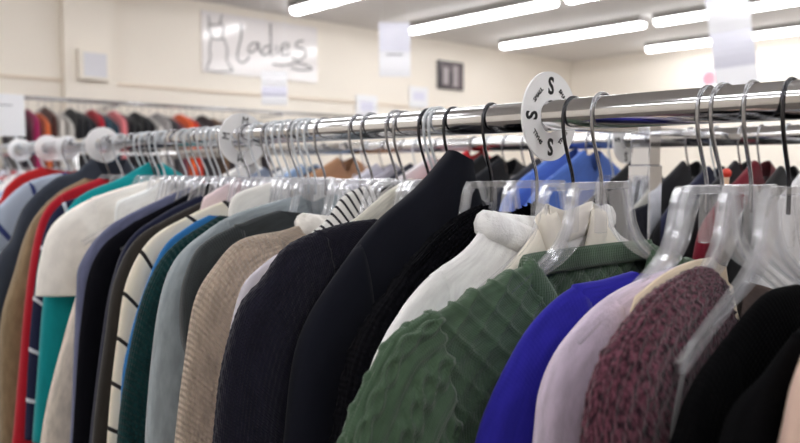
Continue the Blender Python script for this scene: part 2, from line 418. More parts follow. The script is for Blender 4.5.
# white card sign on the far rack
t = empty('card_sign', (-3.5, 0.95, ZF)); tag(t, 'white card sign on a thin stand at the far left', 'sign')
bm = bmesh.new(); box(bm, (-0.004, -0.14, 0.055), (0.004, 0.03, 0.235), 0.002); cd = build('card', bm, M['paper'], t)
bm = bmesh.new(); box(bm, (0.004, -0.09, 0.185), (0.0055, -0.02, 0.19)); build('print', bm, M['greytext'], cd)
bm = bmesh.new(); sweep(bm, [(0, -0.01, -0.0), (0, -0.01, 0.06)], circ(0.006, 10)); build('stem', bm, M['whitehook'], t)
bm = bmesh.new(); box(bm, (-0.012, -0.02, -0.02), (0.012, 0.108, 0.005), 0.002); build('clamp', bm, M['whitehook'], t)

# ------------------------------------------------------------------ hangers
HOOK = [(-0.0198, -0.013), (-0.0204, -0.004), (-0.0170, 0.006), (-0.009, 0.0125), (0.0, 0.0145), (0.010, 0.0125), (0.017, 0.006), (0.0205, -0.004), (0.0205, -0.018), (0.017, -0.034), (0.010, -0.052), (0.003, -0.068), (0.0, -0.082), (0.0, -0.105)]
ARM = [(0.045, -0.085), (0.052, -0.092), (0.056, -0.108), (0.063, -0.129), (0.080, -0.149), (0.112, -0.168), (0.150, -0.187), (0.192, -0.209)]
_hk, _bd, _mc = {}, {}, {}
def hook_mesh(r=0.0018):
    if r not in _hk:
        bm = bmesh.new(); C, _ = catmull(HOOK, 48)
        sweep(bm, [(0, -u, z) for u, z in C], circ(r, 8))
        bmesh.ops.recalc_face_normals(bm, faces=bm.faces)
        me = bpy.data.meshes.new('hook'); bm.to_mesh(me); bm.free()
        for p in me.polygons: p.use_smooth = True
        _hk[r] = me
    return _hk[r]
def body_mesh(web):
    if web in _bd: return _bd[web]
    bm = bmesh.new(); C, _ = catmull(ARM, 30)
    for s in (-1, 1):
        pth = [(0, -s*u, z) for u, z in C]
        for off, prof in ((0, rect(0.002, 0.010)), (0.005, rect(0.007, 0.0018)), (-0.005, rect(0.007, 0.0018))):
            sweep(bm, pth, [(a, b+off) for a, b in prof])
        if web:
            prev = None
            for i, (u, z) in enumerate(C[:22]):
                f = i/21.0
                iu = 0.012*(1-f)+u*f*0.995; iz = -0.09-0.075*f**0.8
                row = [bm.verts.new((xx, -s*uu, zz)) for xx in (-0.0011, 0.0011) for uu, zz in ((u, z), (iu, min(iz, z-0.001)))]
                q = [row[0], row[1], row[3], row[2]]
                if prev:
                    for j in range(4): bm.faces.new((prev[j], prev[(j+1) % 4], q[(j+1) % 4], q[j]))
                prev = q
    box(bm, (-0.0045, -0.05, -0.088), (0.0045, 0.05, -0.0795), 0.0015)
    box(bm, (-0.004, -0.007, -0.135), (0.004, 0.007, -0.0795), 0.0012)
    bmesh.ops.recalc_face_normals(bm, faces=bm.faces)
    me = bpy.data.meshes.new('hanger_body'); bm.to_mesh(me); bm.free()
    _bd[web] = me
    return me
def hanger(x, holds, y=0.7, z=ZR, rz=0.0, hook='steel', body='clear', web=False, rail='front rail', label=None, r=0.0018, cat='hanger'):
    t = empty('clothes_hanger', (x, y, z), rz)
    w = {'steel': 'steel', 'darksteel': 'dark steel', 'whitehook': 'pale'}[hook]
    tag(t, label or ('clear plastic hanger with %s hook holding the %s' % (w, holds)), cat, 'clear hangers on the '+rail)
    for nm, me, mt in (('hook', hook_mesh(r), M[hook]), ('hanger_body', body_mesh(web), M[body])):
        ck = (me.name, mt.name)
        if ck not in _mc:
            m2 = me.copy(); m2.materials.append(mt); _mc[ck] = m2
        link(nm, _mc[ck], None, t)
    return t

# ------------------------------------------------------------------ garments
def garment(name, label, cat, x, pts, mat, ws=0.205, T=0.013, Ts=0.019, hem=-0.74, cuff=-0.66, neck_f=0.06, neck_b=0.012,
            band=None, band_mat=None, band_r=(0.006, 0.010), y=0.7, z=ZR, rz=0.0, seed=0, sleeves=True, sleeve_len=None, hi=False, disp=None,
            sleeve_mat=None, group=None, fold=1.0, far_sleeve=True, noU=40, vneck=1.3, sdisp=None, sx=1.0, far_drop=0.0, gap=None, bend=0.0):
    if gap: T = min(T, gap*0.95); Ts = min(Ts, gap*0.85)
    seed = 3.0+seed*0.015
    t = empty(name, (x, y, z), rz); tag(t, label, cat, group)
    pts = [list(p) for p in pts]
    pts[0][0] = max(pts[0][0], 0.012)
    for i in range(1, len(pts)):
        if pts[i][1] > -0.2: pts[i][0] = max(pts[i][0], pts[i-1][0]+0.002)
    last = pts[-1]; prev = pts[-2]
    ext = []
    zz = last[1]; w_l = last[0]
    slope = (last[0]-prev[0])/max(0.02, prev[1]-last[1])
    if zz > cuff+0.06:
        if w_l < 0.24 and slope > 0.4:      # outline still on the shoulder: carry it over a natural shoulder point
            w2 = min(0.27, w_l+0.07); ext = [(w_l+0.55*(w2-w_l), zz-0.03), (w2, zz-0.10), (w2+0.018, zz-0.25), (w2+0.02, cuff)]
        else:
            k = min(slope, 0.45)
            ext = [(w_l+k*0.06, zz-0.07), (w_l+k*0.1+0.006, zz-0.2), (w_l+k*0.1+0.008, cuff)] if zz-0.2 > cuff+0.05 else [(w_l+0.01, cuff)]
    if sleeve_len: full = pts
    else: full = pts+ext
    O, _ = catmull(full, 160 if not hi else 260)
    ws = max(ws, pts[0][0]+0.025)
    k = int(np.argmax(O[:, 0] >= ws))
    if not sleeves: pass
    seam = O[k]
    bod = [tuple(q) for q in O[:k:max(1, k//8)]]+[tuple(seam)]
    sz = seam[1]
    bod += [(seam[0]+0.008, sz-0.03), (seam[0]+0.004, sz-0.12), (seam[0], sz-0.3), (seam[0]+0.012, hem)]
    nr = 190 if hi else 64; nu = 260 if hi else noU
    B, s = catmull(bod, nr)
    zn = pts[0][1]
    def wob(u, zz, sd): return noise.noise(Vector((u*9.0, zz*3.2, sd*7.3)))
    def grid(rows, name, mat, cap_end=True, df=None):
        """rows: list of (list of points, list of uv)"""
        bm = bmesh.new(); uvl = bm.loops.layers.uv.new('UVMap')
        V = [[bm.verts.new(p) for p in r[0]] for r in rows]; n = len(V[0]); du = rows[0][2]
        for i in range(len(V)-1):
            for j in range(n):
                j2 = (j+1) % n
                f = bm.faces.new((V[i][j], V[i][j2], V[i+1][j2], V[i+1][j]))
                u0, u1 = du*j/n, du*(j+1)/n
                for lp, (a, b) in zip(f.loops, ((u0, rows[i][1]), (u1, rows[i][1]), (u1, rows[i+1][1]), (u0, rows[i+1][1]))): lp[uvl].uv = (a, b)
        if cap_end: bm.faces.new(V[-1])
        if name == 'sleeve': bm.faces.new(V[0])
        bmesh.ops.recalc_face_normals(bm, faces=bm.faces)
        if df:
            bm.normal_update()
            mv = []
            for i, r in enumerate(V):
                for j, v in enumerate(r):
                    mv.append((v, v.normal*df(du*j/n, rows[i][1], v.co)))
            for v, d in mv: v.co += d
        return build(name, bm, mat, t, True, normals=False)
    # body
    rows = []; loop0 = None
    for i, (w, zo) in enumerate(B):
        f = i/(nr-1.0); P_ = []
        grow = min(1.0, 0.75+f*3)
        for j in range(nu):
            th = 2*pi*j/nu; c, sn = cos(th), sin(th)
            cc = math.copysign(abs(c)**0.8, c)
            front = 0.5+0.5*math.tanh(3*sn)
            d = neck_b+(neck_f-neck_b)*front*(1-f)**2 if True else 0
            zc0 = zn-d; zc = zc0+(hem-zc0)*f
            if zc > zo: zc = zo-0.0005
            u = w*cc; q = zc+(zo-zc)*abs(cc)**vneck
            if far_drop and cc < 0: q -= far_drop*(1-f)**2*min(1, -cc*1.6)
            xx = T*grow*math.copysign(abs(sn)**0.7, sn)
            a = min(1, max(0, (zn-q)/0.12))
            xx += 0.008*fold*a*wob(u, q, seed)+0.003*fold*a*wob(u*3, q*1.6, seed+9)
            P_.append((xx*sx+bend*max(0.0, u), -u, q))
        if i == 0: loop0 = P_
        rows.append((P_, s[i], 0.95))
    grid(rows, 'body', mat, True, disp)
    # sleeves
    if sleeves:
        SO = O[max(0, k-3):]
        if sleeve_len:
            dd = np.concatenate([[0], np.cumsum(np.linalg.norm(np.diff(SO, axis=0), axis=1))])
            SO = SO[dd <= sleeve_len]
        n2 = len(SO); Oe = SO[-1]
        I0 = np.array((max(seam[0]-0.03, 0.06), sz-0.13)); 
        dirn = SO[-1]-SO[-4]; dirn = dirn/np.linalg.norm(dirn); nrm = np.array((-abs(dirn[1]), -abs(dirn[0])*0.4)); nrm /= np.linalg.norm(nrm)
        Ie = Oe+nrm*(0.105 if not sleeve_len else 0.16)
        dist = np.concatenate([[0], np.cumsum(np.linalg.norm(np.diff(SO, axis=0), axis=1))])
        nv = 200 if hi else 60; ns = 150 if hi else 28
        idx = np.linspace(0, dist[-1], nv)
        Oi = np.stack([np.interp(idx, dist, SO[:, q]) for q in (0, 1)], 1)
        for side in ((1, -1) if far_sleeve else (1,)):
            rows = []
            for i in range(nv):
                f = i/(nv-1.0); o = Oi[i]; inn = I0*(1-f)+Ie*f
                cen = (o+inn)/2; half = np.linalg.norm(o-inn)/2; d = (o-inn)/(2*half); P_ = []
                gg = min(1, f*5); tt = T*0.8*(1-gg)+Ts*1.15*gg
                for j in range(ns):
                    th = 2*pi*j/ns; c, sn = cos(th), sin(th)
                    q = cen+d*half*math.copysign(abs(c)**0.85, c)
                    xx = tt*math.copysign(abs(sn)**0.8, sn)
                    a = min(1, f*5)
                    xx += 0.006*fold*a*wob(q[0]*1.3, q[1], seed+3)+0.003*fold*a*wob(q[0]*4, q[1]*2, seed+5)
                    P_.append((xx*sx+bend*max(0.0, q[0]*side), -q[0]*side, q[1]-(0.65*far_drop if side < 0 else 0.0)))
                rows.append((P_, idx[i], 0.34))
            grid(rows, 'sleeve', sleeve_mat or mat, True, sdisp or disp)
    if band:
        bm = bmesh.new(); uvl = bm.loops.layers.uv.new('UVMap')
        step = max(1, len(loop0)//40)
        pth = [Vector(p)*1.0 for p in loop0[::step]]
        for p in pth: p.z -= band_r[1]*0.15
        sweep(bm, pth, circ(band_r[0], 10, band_r[1]), closed_path=True, up=Vector((1, 0, 0)))
        for f in bm.faces:
            for lp in f.loops: lp[uvl].uv = (lp.vert.co.y, lp.vert.co.z)
        build(band, bm, band_mat or mat, t, True)
    return t

G = {
  'pink': (-0.165, [(0.19, -0.155), (0.224, -0.190), (0.232, -0.208), (0.24, -0.227)]),
  'black_near': (-0.19, [(0.06, -0.165), (0.156, -0.176), (0.205, -0.193), (0.242, -0.207), (0.261, -0.229)]),
  'black_v': (-0.236, [(0.035, -0.162), (0.10, -0.164), (0.185, -0.197), (0.219, -0.218), (0.233, -0.244)]),
  'brown': (-0.304, [(0.02, -0.172), (0.10, -0.190), (0.16, -0.21), (0.2, -0.24)]),
  'maroon': (-0.289, [(0.059, -0.164), (0.091, -0.149), (0.137, -0.153), (0.179, -0.163), (0.223, -0.188), (0.246, -0.217), (0.257, -0.262)]),
  'peachtop': (-0.308, [(0.033, -0.146), (0.069, -0.147), (0.107, -0.154), (0.135, -0.164), (0.156, -0.174)]),
  'lilac': (-0.318, [(0.044, -0.151), (0.112, -0.162), (0.161, -0.177), (0.205, -0.207), (0.225, -0.237), (0.231, -0.283)]),
  'blue': (-0.345, [(0.08, -0.160), (0.117, -0.165), (0.15, -0.168), (0.188, -0.19), (0.219, -0.225), (0.239, -0.264), (0.249, -0.291)]),
  'green': (-0.455, [(0.122, -0.16), (0.16, -0.168), (0.215, -0.183), (0.276, -0.201), (0.295, -0.211), (0.326, -0.251), (0.343, -0.282)]),
  'creamblouse': (-0.485, [(0.051, -0.115), (0.084, -0.145), (0.124, -0.172)]),
  'white': (-0.515, [(0.111, -0.121), (0.142, -0.148), (0.198, -0.173), (0.244, -0.215), (0.274, -0.266)]),
  'blackknit': (-0.575, [(0.045, -0.110), (0.075, -0.117), (0.125, -0.140), (0.185, -0.186), (0.238, -0.248), (0.264, -0.338)]),
  'hood': (-0.65, [(0.026, -0.042), (0.078, -0.085), (0.145, -0.126), (0.2, -0.177), (0.254, -0.247), (0.274, -0.354)]),
  'navy': (-0.69, [(0.115, -0.127), (0.169, -0.131), (0.239, -0.149), (0.275, -0.185), (0.302, -0.214), (0.325, -0.274), (0.336, -0.349)]),
  'creamtop': (-0.735, [(0.0, -0.078), (0.051, -0.093), (0.118, -0.132), (0.18, -0.151)]),
  'pale': (-0.77, [(0.12, -0.143), (0.167, -0.155), (0.189, -0.163), (0.222, -0.178), (0.253, -0.203), (0.27, -0.254), (0.278, -0.3)]),
  'striped': (-0.81, [(0.019, -0.086), (0.068, -0.101), (0.102, -0.137), (0.143, -0.159)]),
  'beige': (-0.85, [(0.107, -0.139), (0.14, -0.148), (0.209, -0.157), (0.245, -0.187), (0.273, -0.228), (0.29, -0.313), (0.303, -0.402)]),
  'char': (-0.91, [(0.11, -0.125), (0.138, -0.131), (0.189, -0.146), (0.234, -0.167), (0.256, -0.205), (0.263, -0.243), (0.262, -0.29), (0.250, -0.34), (0.244, -0.45), (0.244, -0.6)]),
  'grey': (-0.97, [(0.032, -0.106), (0.139, -0.129), (0.195, -0.155), (0.242, -0.194), (0.268, -0.272), (0.288, -0.44)]),
  'whitesoft': (-1.02, [(0.036, -0.083), (0.109, -0.101), (0.152, -0.128), (0.194, -0.163)]),
  'teal': (-1.065, [(0.12, -0.139), (0.188, -0.174), (0.229, -0.216), (0.261, -0.302), (0.291, -0.465)]),
  'brightblue': (-1.10, [(0.12, -0.14), (0.154, -0.155), (0.196, -0.184), (0.225, -0.236), (0.255, -0.324), (0.27, -0.414)]),
  'ivory': (-1.14, [(0.069, -0.119), (0.133, -0.141), (0.203, -0.178), (0.24, -0.239), (0.258, -0.331), (0.278, -0.49)]),
  'pinkwhite': (-1.175, [(0.019, -0.082), (0.068, -0.102), (0.106, -0.127)]),
  'olive': (-1.21, [(0.069, -0.121), (0.136, -0.148), (0.198, -0.184), (0.233, -0.247), (0.252, -0.344), (0.277, -0.509)]),
  'navyp': (-1.25, [(0.058, -0.113), (0.126, -0.142), (0.19, -0.184), (0.222, -0.253), (0.242, -0.352), (0.267, -0.523)]),
  'black': (-1.3, [(0.001, -0.087), (0.073, -0.12), (0.169, -0.165), (0.228, -0.214), (0.257, -0.324), (0.278, -0.534)]),
  'slate': (-1.36, [(0.023, -0.101), (0.075, -0.119), (0.181, -0.168), (0.233, -0.228), (0.245, -0.298), (0.263, -0.555)]),
  'cream': (-1.42, [(0.026, -0.108), (0.119, -0.155), (0.187, -0.199), (0.233, -0.327), (0.276, -0.469), (0.295, -0.563)]),
  'whiteblouse': (-1.47, [(0.02, -0.085), (0.07, -0.11), (0.15, -0.14), (0.2, -0.19)]),
  'tee': (-1.52, [(0.0, -0.083), (0.034, -0.089), (0.149, -0.122), (0.227, -0.169), (0.256, -0.241), (0.268, -0.311)]),
  'teal2': (-1.57, [(0.015, -0.051), (0.077, -0.085), (0.171, -0.129), (0.219, -0.228), (0.241, -0.347), (0.267, -0.612)]),
  'plaid': (-1.63, [(0.08, -0.11), (0.119, -0.122), (0.181, -0.141), (0.219, -0.212), (0.248, -0.396), (0.265, -0.623)]),
  'red': (-1.68, [(0.079, -0.086), (0.165, -0.122), (0.211, -0.184), (0.242, -0.341), (0.27, -0.593)]),
  'khaki': (-1.75, [(0.087, -0.087), (0.153, -0.124), (0.207, -0.188), (0.241, -0.285), (0.275, -0.412)]),
  'darkgrey': (-1.83, [(0.041, -0.04), (0.081, -0.073), (0.127, -0.087), (0.194, -0.148), (0.228, -0.226)]),
  'greyblue': (-1.95, [(0.06, -0.075), (0.11, -0.083), (0.165, -0.105), (0.215, -0.15)]),
  'redcollar': (-2.1, [(0.074, -0.061), (0.129, -0.082), (0.165, -0.115), (0.178, -0.145)]),
}

# raised yarn of the green cable sweater
def wig(U, p, ph): return sin(2*pi*U/p+ph)
def honeycomb(U, V, co):
    U, V = co.y+5.0, co.z
    p, q, A = 0.017, 0.031, 0.0068
    h = 0.0
    for k in (-1, 0, 1, 2):
        kk = math.floor(U/p)+k
        cx = kk*p+A*sin(2*pi*V/q)*(1 if kk % 2 == 0 else -1)
        h += exp(-((U-cx)/0.0032)**2)
    return 0.0033*min(h, 1.3)
def cables(U, V, co):
    p = 0.044; u = (U % p)-p/2
    h = 0.0
    for ph in (0, pi):
        cx = 0.0085*sin(2*pi*V/0.055+ph)
        h += exp(-((u-cx)/0.0048)**2)
    h += 0.8*exp(-((abs(u)-p/2+0.002)/0.0035)**2)
    return 0.0052*min(h, 1.3)
def chunky(U, V, co):
    p = 0.0125
    col = 0.5+0.5*cos(2*pi*U/p)
    n = noise.noise(Vector((U*190, V*150, 3.1)))
    return 0.0020*col+0.0020*n
def fluff(U, V, co): return 0.0008*noise.noise(Vector((U*420, V*420, 1.3)))
def pointel(U, V, co):
    h = 0.5+0.5*cos(2*pi*U/0.017)*cos(2*pi*V/0.017)
    return 0.0013*h
def softcable(U, V, co):
    p = 0.05; u = (U % p)-p/2
    h = sum(exp(-((u-0.009*sin(2*pi*V/0.06+ph))/0.005)**2) for ph in (0, pi))
    return 0.004*min(h, 1.2)

KN = 'women\'s clothes hung along the front rail'
SPEC = [
 # key, object name, label, category, material, options, hanger holds
 ('pink', 'blouse', 'pale pinkish beige garment at the near right end of the front rail', 'top', fabric('f_pink', (214, 184, 170), 'plain'), {}, 'pale pinkish beige garment'),
 ('black_near', 'cardigan', 'plain black garment nearest on the right of the front rail, before the black sweater', 'top', fabric('f_black1', (11, 11, 13), 'fuzzy', 1, .3, sheen=.05), {'ws': .17, 'T': .010, 'Ts': .014}, 'plain black garment'),
 ('black_v', 'sweater', 'textured black sweater hanging second from the right behind the plain black garment', 'sweater', fabric('f_black2', (9, 9, 11), 'stitch', 1.5, .35, sheen=.05), {'ws': .17, 'T': .012, 'Ts': .016}, 'textured black sweater'),
 ('maroon', 'sweater', 'chunky maroon chenille ribbed sweater hanging before the lilac top', 'sweater', fabric('f_maroon', (38, 16, 28), 'fuzzy', 1.2, .8, rgb2=(116, 68, 84)), {'ws': .12, 'T': .016, 'Ts': .022, 'neck_f': .20, 'neck_b': .16, 'disp': chunky, 'hi': True, 'vneck': 1.0, 'fold': .6, 'far_drop': .28}, 'chunky maroon sweater'),
 ('brown', 'blouse', 'dark brown top glimpsed between the maroon sweater and black sweater', 'top', fabric('f_brown', (72, 46, 36), 'plain'), {'ws': .15, 'T': .010, 'Ts': .012, 'far_sleeve': False}, 'dark brown top'),
 ('lilac', 'sweater', 'pale lilac soft sweater between the maroon and royal blue ones', 'sweater', fabric('f_lilac', (216, 202, 222), 'fuzzy', 1, .35), {'ws': .15, 'neck_f': .03, 'far_drop': .12}, 'pale lilac sweater'),
 ('peachtop', 'top', 'creamy beige top peeking over the shoulder of the maroon sweater', 'top', fabric('f_peach', (240, 222, 196), 'plain'), {'ws': .15, 'sleeves': False, 'T': .005, 'Ts': .006, 'neck_f': .03, 'far_drop': .06}, 'creamy beige top'),
 ('blue', 'sweater', 'royal blue sweater between the green cable sweater and the lilac one', 'sweater', fabric('f_blue', (42, 38, 152), 'stitch', 1, .1, sheen=.1), {'ws': .15, 'neck_f': .05, 'far_drop': .28}, 'royal blue sweater'),
 ('green', 'cable_sweater', 'dark green honeycomb and cable knit crew neck sweater', 'sweater', fabric('f_green', (72, 94, 74), 'stitch', .7, .35), {'ws': .255, 'T': .016, 'Ts': .024, 'hi': True, 'disp': honeycomb, 'sdisp': cables, 'neck_f': .13, 'neck_b': -.0, 'band': 'neckband', 'band_r': (.005, .013), 'fold': .7}, 'green cable sweater'),
 ('creamblouse', 'blouse', 'cream satin blouse with open collar beside the white fluffy sweater', 'blouse', fabric('f_creamb', (244, 237, 224), 'plain'), {'ws': .15, 'T': .010, 'Ts': .010, 'neck_f': .10, 'band': 'collar', 'band_r': (.005, .018)}, 'cream satin blouse'),
 ('white', 'sweater', 'white fluffy cowl neck sweater behind the green cable sweater', 'sweater', fabric('f_white', (252, 251, 252), 'fuzzy', .7, .5), {'ws': .19, 'T': .022, 'Ts': .02, 'neck_f': .035, 'band': 'cowl_collar', 'band_r': (.012, .016), 'disp': fluff}, 'white fluffy sweater'),
 ('blackknit', 'sweater', 'black cable knit sweater between the white fluffy sweater and the navy hooded coat', 'sweater', fabric('f_black3', (14, 14, 18), 'rib', 1.6, .7, sheen=.06), {'ws': .17, 'T': .016, 'Ts': .022, 'disp': softcable, 'noU': 120}, 'black cable sweater'),
 ('hood', 'hooded_coat', 'near-black navy coat whose hood peaks up at the front rail', 'coat', fabric('f_hood', (19, 21, 32), 'plain', 1, .3, sheen=.08), {'ws': .18, 'T': .020, 'Ts': .024, 'neck_f': .012, 'far_drop': .06}, 'near-black hooded coat'),
 ('navy', 'sweater', 'dark navy pointelle knit sweater with broad shoulder beside the beige one', 'sweater', fabric('f_navy', (28, 27, 41), 'stitch', .9, .5, sheen=.1), {'ws': .20, 'T': .016, 'Ts': .024, 'disp': pointel, 'hi': True}, 'dark navy pointelle sweater'),
 ('creamtop', 'cardigan', 'cream knitted cardigan showing behind the peaked hood', 'cardigan', fabric('f_creamtop', (224, 220, 208), 'stitch', 1, .4), {'ws': .15, 'T': .014, 'Ts': .014}, 'cream knitted cardigan'),
 ('pale', 'top', 'pale grey lilac top, a sliver between the navy and beige sweaters', 'top', fabric('f_pale', (206, 200, 210), 'plain'), {'ws': .19, 'T': .010, 'Ts': .014}, 'pale grey lilac top'),
 ('striped', 'blouse', 'white blouse with black stripes showing between clear hangers', 'blouse', striped('f_striped', (236, 234, 232), (40, 40, 46), .012, .32), {'ws': 0.12, 'sleeves': False, 'T': .010, 'Ts': .011, 'far_sleeve': False}, 'black striped white blouse'),
 ('beige', 'sweater', 'beige purl knit sweater with a white turned collar', 'sweater', fabric('f_beige', (205, 186, 168), 'rows', 1, .8), {'ws': .16, 'T': .016, 'Ts': .024, 'band': 'collar', 'band_mat': 'offwhite', 'band_r': (.014, .016), 'neck_f': .04}, 'beige purl sweater'),
 ('char', 'sweater', 'charcoal grey sweater tucked between the beige and blue-grey ones', 'sweater', fabric('f_char', (54, 59, 62), 'stitch', 1, .4), {'ws': .18}, 'charcoal sweater'),
 ('grey', 'sweater', 'pale blue-grey fine knit long-sleeved sweater', 'sweater', fabric('f_grey', (156, 166, 172), 'stitch', .6, .2), {'ws': .17, 'T': .014, 'Ts': .024}, 'pale blue-grey sweater'),
 ('whitesoft', 'blouse', 'soft white blouse bunched up beside the pale blue-grey sweater', 'blouse', fabric('f_whitesoft', (240, 238, 234), 'plain'), {'ws': 0.12, 'sleeves': False, 'T': .014, 'Ts': .014}, 'soft white blouse'),
 ('teal', 'sweater', 'dark teal ribbed sweater beside the bright blue one', 'sweater', fabric('f_teal', (20, 62, 64), 'rows', 1.3, .8, sheen=.1), {'ws': .17, 'T': .014}, 'dark teal sweater'),
 ('brightblue', 'top', 'bright blue top, a thin edge left of the dark teal sweater', 'top', fabric('f_bblue', (52, 122, 186), 'plain'), {'ws': .18, 'T': .008, 'Ts': .011}, 'bright blue top'),
 ('ivory', 'cardigan', 'ivory cardigan with dark dashes down its edge', 'cardigan', striped('f_ivory', (236, 228, 210), (44, 42, 42), .07, .10), {'ws': .17, 'T': .010, 'Ts': .014}, 'ivory dashed cardigan'),
 ('pinkwhite', 'blouse', 'pinkish white bunched blouse between the olive and ivory garments', 'blouse', fabric('f_pw', (232, 212, 216), 'plain'), {'ws': 0.09, 'sleeves': False, 'T': .010, 'Ts': .011, 'far_sleeve': False}, 'pinkish white blouse'),
 ('olive', 'jacket', 'dark olive brown jacket beside the ivory dashed cardigan', 'jacket', fabric('f_olive', (48, 44, 41), 'stitch', 1, .3), {'ws': .17}, 'dark olive brown jacket'),
 ('navyp', 'dress', 'midnight navy garment between the dark olive jacket and black jacket', 'dress', fabric('f_navyp', (26, 30, 56), 'plain'), {'ws': .17, 'T': .012, 'Ts': .015}, 'midnight navy garment'),
 ('black', 'jacket', 'plain black jacket with pointed collar left of the midnight navy garment', 'jacket', fabric('f_blackj', (17, 17, 23), 'plain', sheen=.05), {'ws': .17, 'T': .014, 'Ts': .02}, 'plain black jacket'),
 ('slate', 'cardigan', 'slate lavender cardigan left of the plain black jacket', 'cardigan', fabric('f_slate', (102, 106, 136), 'stitch', 1, .3), {'ws': .17, 'T': .014, 'Ts': .018}, 'slate lavender cardigan'),
 ('cream', 'cardigan', 'long cream cardigan hanging below the white t-shirt sleeve', 'cardigan', fabric('f_creaml', (226, 216, 204), 'stitch', .8, .3), {'ws': .17, 'T': .014, 'Ts': .018}, 'long cream cardigan'),
 ('whiteblouse', 'blouse', 'thin white blouse with loose neckline right of the white t-shirt', 'blouse', fabric('f_wb', (238, 240, 240), 'plain'), {'ws': 0.12, 'sleeves': False, 'T': .012, 'Ts': .012}, 'thin white blouse'),
 ('tee', 't_shirt', 'white short-sleeved t-shirt over the long teal top', 't-shirt', fabric('f_tee', (244, 240, 234), 'plain'), {'ws': .16, 'T': .016, 'Ts': .028, 'sleeve_len': .235, 'cuff': -.33}, 'white t-shirt'),
 ('teal2', 'top', 'long bright teal top with pointed neck showing below the white t-shirt', 'top', fabric('f_teal2', (10, 144, 150), 'plain'), {'ws': .17, 'T': .014}, 'bright teal top'),
 ('plaid', 'shirt', 'dark navy shirt with white check lines between the teal and red tops', 'shirt', striped('f_plaid', (38, 40, 66), (206, 206, 216), .105, .08), {'ws': .18, 'T': .014}, 'dark navy checked shirt'),
 ('red', 'top', 'red long-sleeved top with crimson collar', 'top', fabric('f_red', (176, 24, 42), 'plain'), {'ws': .17, 'T': .014}, 'red long-sleeved top'),
 ('khaki', 'cardigan', 'khaki brown cardigan left of the red top', 'cardigan', fabric('f_khaki', (146, 126, 98), 'stitch', 1.2, .4), {'ws': .17, 'T': .016, 'Ts': .026}, 'khaki cardigan'),
 ('darkgrey', 'jacket', 'dark slate grey jacket with its hood raised to the rail', 'jacket', fabric('f_dg', (54, 60, 72), 'plain'), {'ws': .16, 'T': .018, 'Ts': .024}, 'dark slate grey hooded jacket'),
 ('greyblue', 'blouse', 'pale grey-blue blouse with dark trim left of the dark grey jacket', 'blouse', striped('f_gb', (176, 186, 204), (60, 70, 120), .13, .12), {'ws': .15, 'T': .014}, 'pale grey-blue blouse'),
 ('redcollar', 'sweater', 'red sweater farthest left of the front rail', 'sweater', fabric('f_rc', (178, 30, 34), 'plain'), {'ws': .14, 'T': .014}, 'farthest red sweater'),
]
M['cream'] = fabric('f_creamneck', (232, 214, 190), 'plain')
M['offwhite'] = fabric('f_offwhite', (238, 234, 228), 'fuzzy', 1, .4)
HOOKX = {'green': -.449, 'blackknit': -.604, 'black_v': -.258, 'beige': -.860, 'striped': -.832, 'pale': -.778, 'creamtop': -.762, 'navy': -.713, 'hood': -.667, 'char': -.946, 'grey': -.973, 'white': -.535, 'blue': -.333, 'maroon': -.291, 'lilac': -.318, 'black_near': -.19, 'pink': -.18}
NOHANG = ('brown', 'peachtop')
BEND = {'blue': -.22, 'lilac': -.17, 'peachtop': -.08}
GAPS = {'blue': .014, 'lilac': .013, 'maroon': .020, 'brown': .004, 'peachtop': .005}
ALLX = sorted(G[q[0]][0] for q in SPEC)
for i, (key, nm, lab, cat, mat, opt, holds) in enumerate(SPEC):
    x, pts = G[key]; opt = dict(opt)
    if isinstance(opt.get('band_mat'), str): opt['band_mat'] = M[opt['band_mat']]
    opt['gap'] = min(abs(x-q) for q in ALLX if q != x)*0.5+.002
    if key in GAPS: opt['gap'] = GAPS[key]
    g = garment(nm, lab, cat, x, pts, mat, seed=i+1, group=KN, bend=BEND.get(key, 0.0), **opt)
    if key in ('green',):
        for ch in g.children:
            if ch.name.startswith('sleeve'): ch['label'] = 'sleeve with twisted vertical cables'
    hx = HOOKX.get(key, x)
    right = x > -.47
    if key in NOHANG: continue
    hanger(hx, holds, hook='darksteel' if key in ('black_v', 'black_near', 'pink', 'creamblouse', 'hood', 'blackknit', 'navy') else ('whitehook' if x < -.9 and i % 2 else 'steel'),
           web=right and key != 'lilac', r=0.0020, rz={'blue': -.06, 'lilac': -.168, 'blackknit': .13}.get(key, random.uniform(-.012, .012)), z=ZR+random.uniform(-.002, .001))

# spare hangers between the garments
for hx, lab in ((-.694, 'clear plastic hanger with pale hook just left of the peaked hood'), (-.703, 'clear plastic hanger with pale hook against the dark navy pointelle sweater'),
                (-1.009, 'empty clear plastic hanger just right of the soft white blouse'), (-.992, 'empty clear plastic hanger hard against the blue-grey sweater'),
                (-1.044, 'empty clear plastic hanger right of the dark teal sweater'), (-1.085, 'empty clear plastic hanger left of the dark teal sweater'), (-1.279, 'empty clear plastic hanger right of the plain black jacket'),
                (-1.33, 'empty clear plastic hanger left of the plain black jacket'), (-1.385, 'empty clear plastic hanger right of the long cream cardigan'), (-1.55, 'empty clear plastic hanger left of the white t-shirt'), (-1.60, 'empty clear plastic hanger beside the bright teal top')):
    hanger(hx, '', label=lab, hook='whitehook' if hx < -.64 else 'darksteel', web=hx > -.3, rz=random.uniform(-.02, .02), r=.0019)

# clear straps drooping from the bare hanger arm
bm = bmesh.new()
for k in range(3):
    C, _ = catmull([(0.160+k*.006, -0.194), (0.174+k*.004, -0.212), (0.183+k*.004, -0.236), (0.191+k*.003, -0.262), (0.194, -0.30)], 20)
    sweep(bm, [(0.001*k, -u, z) for u, z in C], rect(0.001, 0.0035))
o = build('hanger_strap', bm, M['milky'], None); o.location = (-.262, .7, ZR)
tag(o, 'ribbed clear plastic strap drooping from a bare hanger arm beside the black sweater', 'strap')

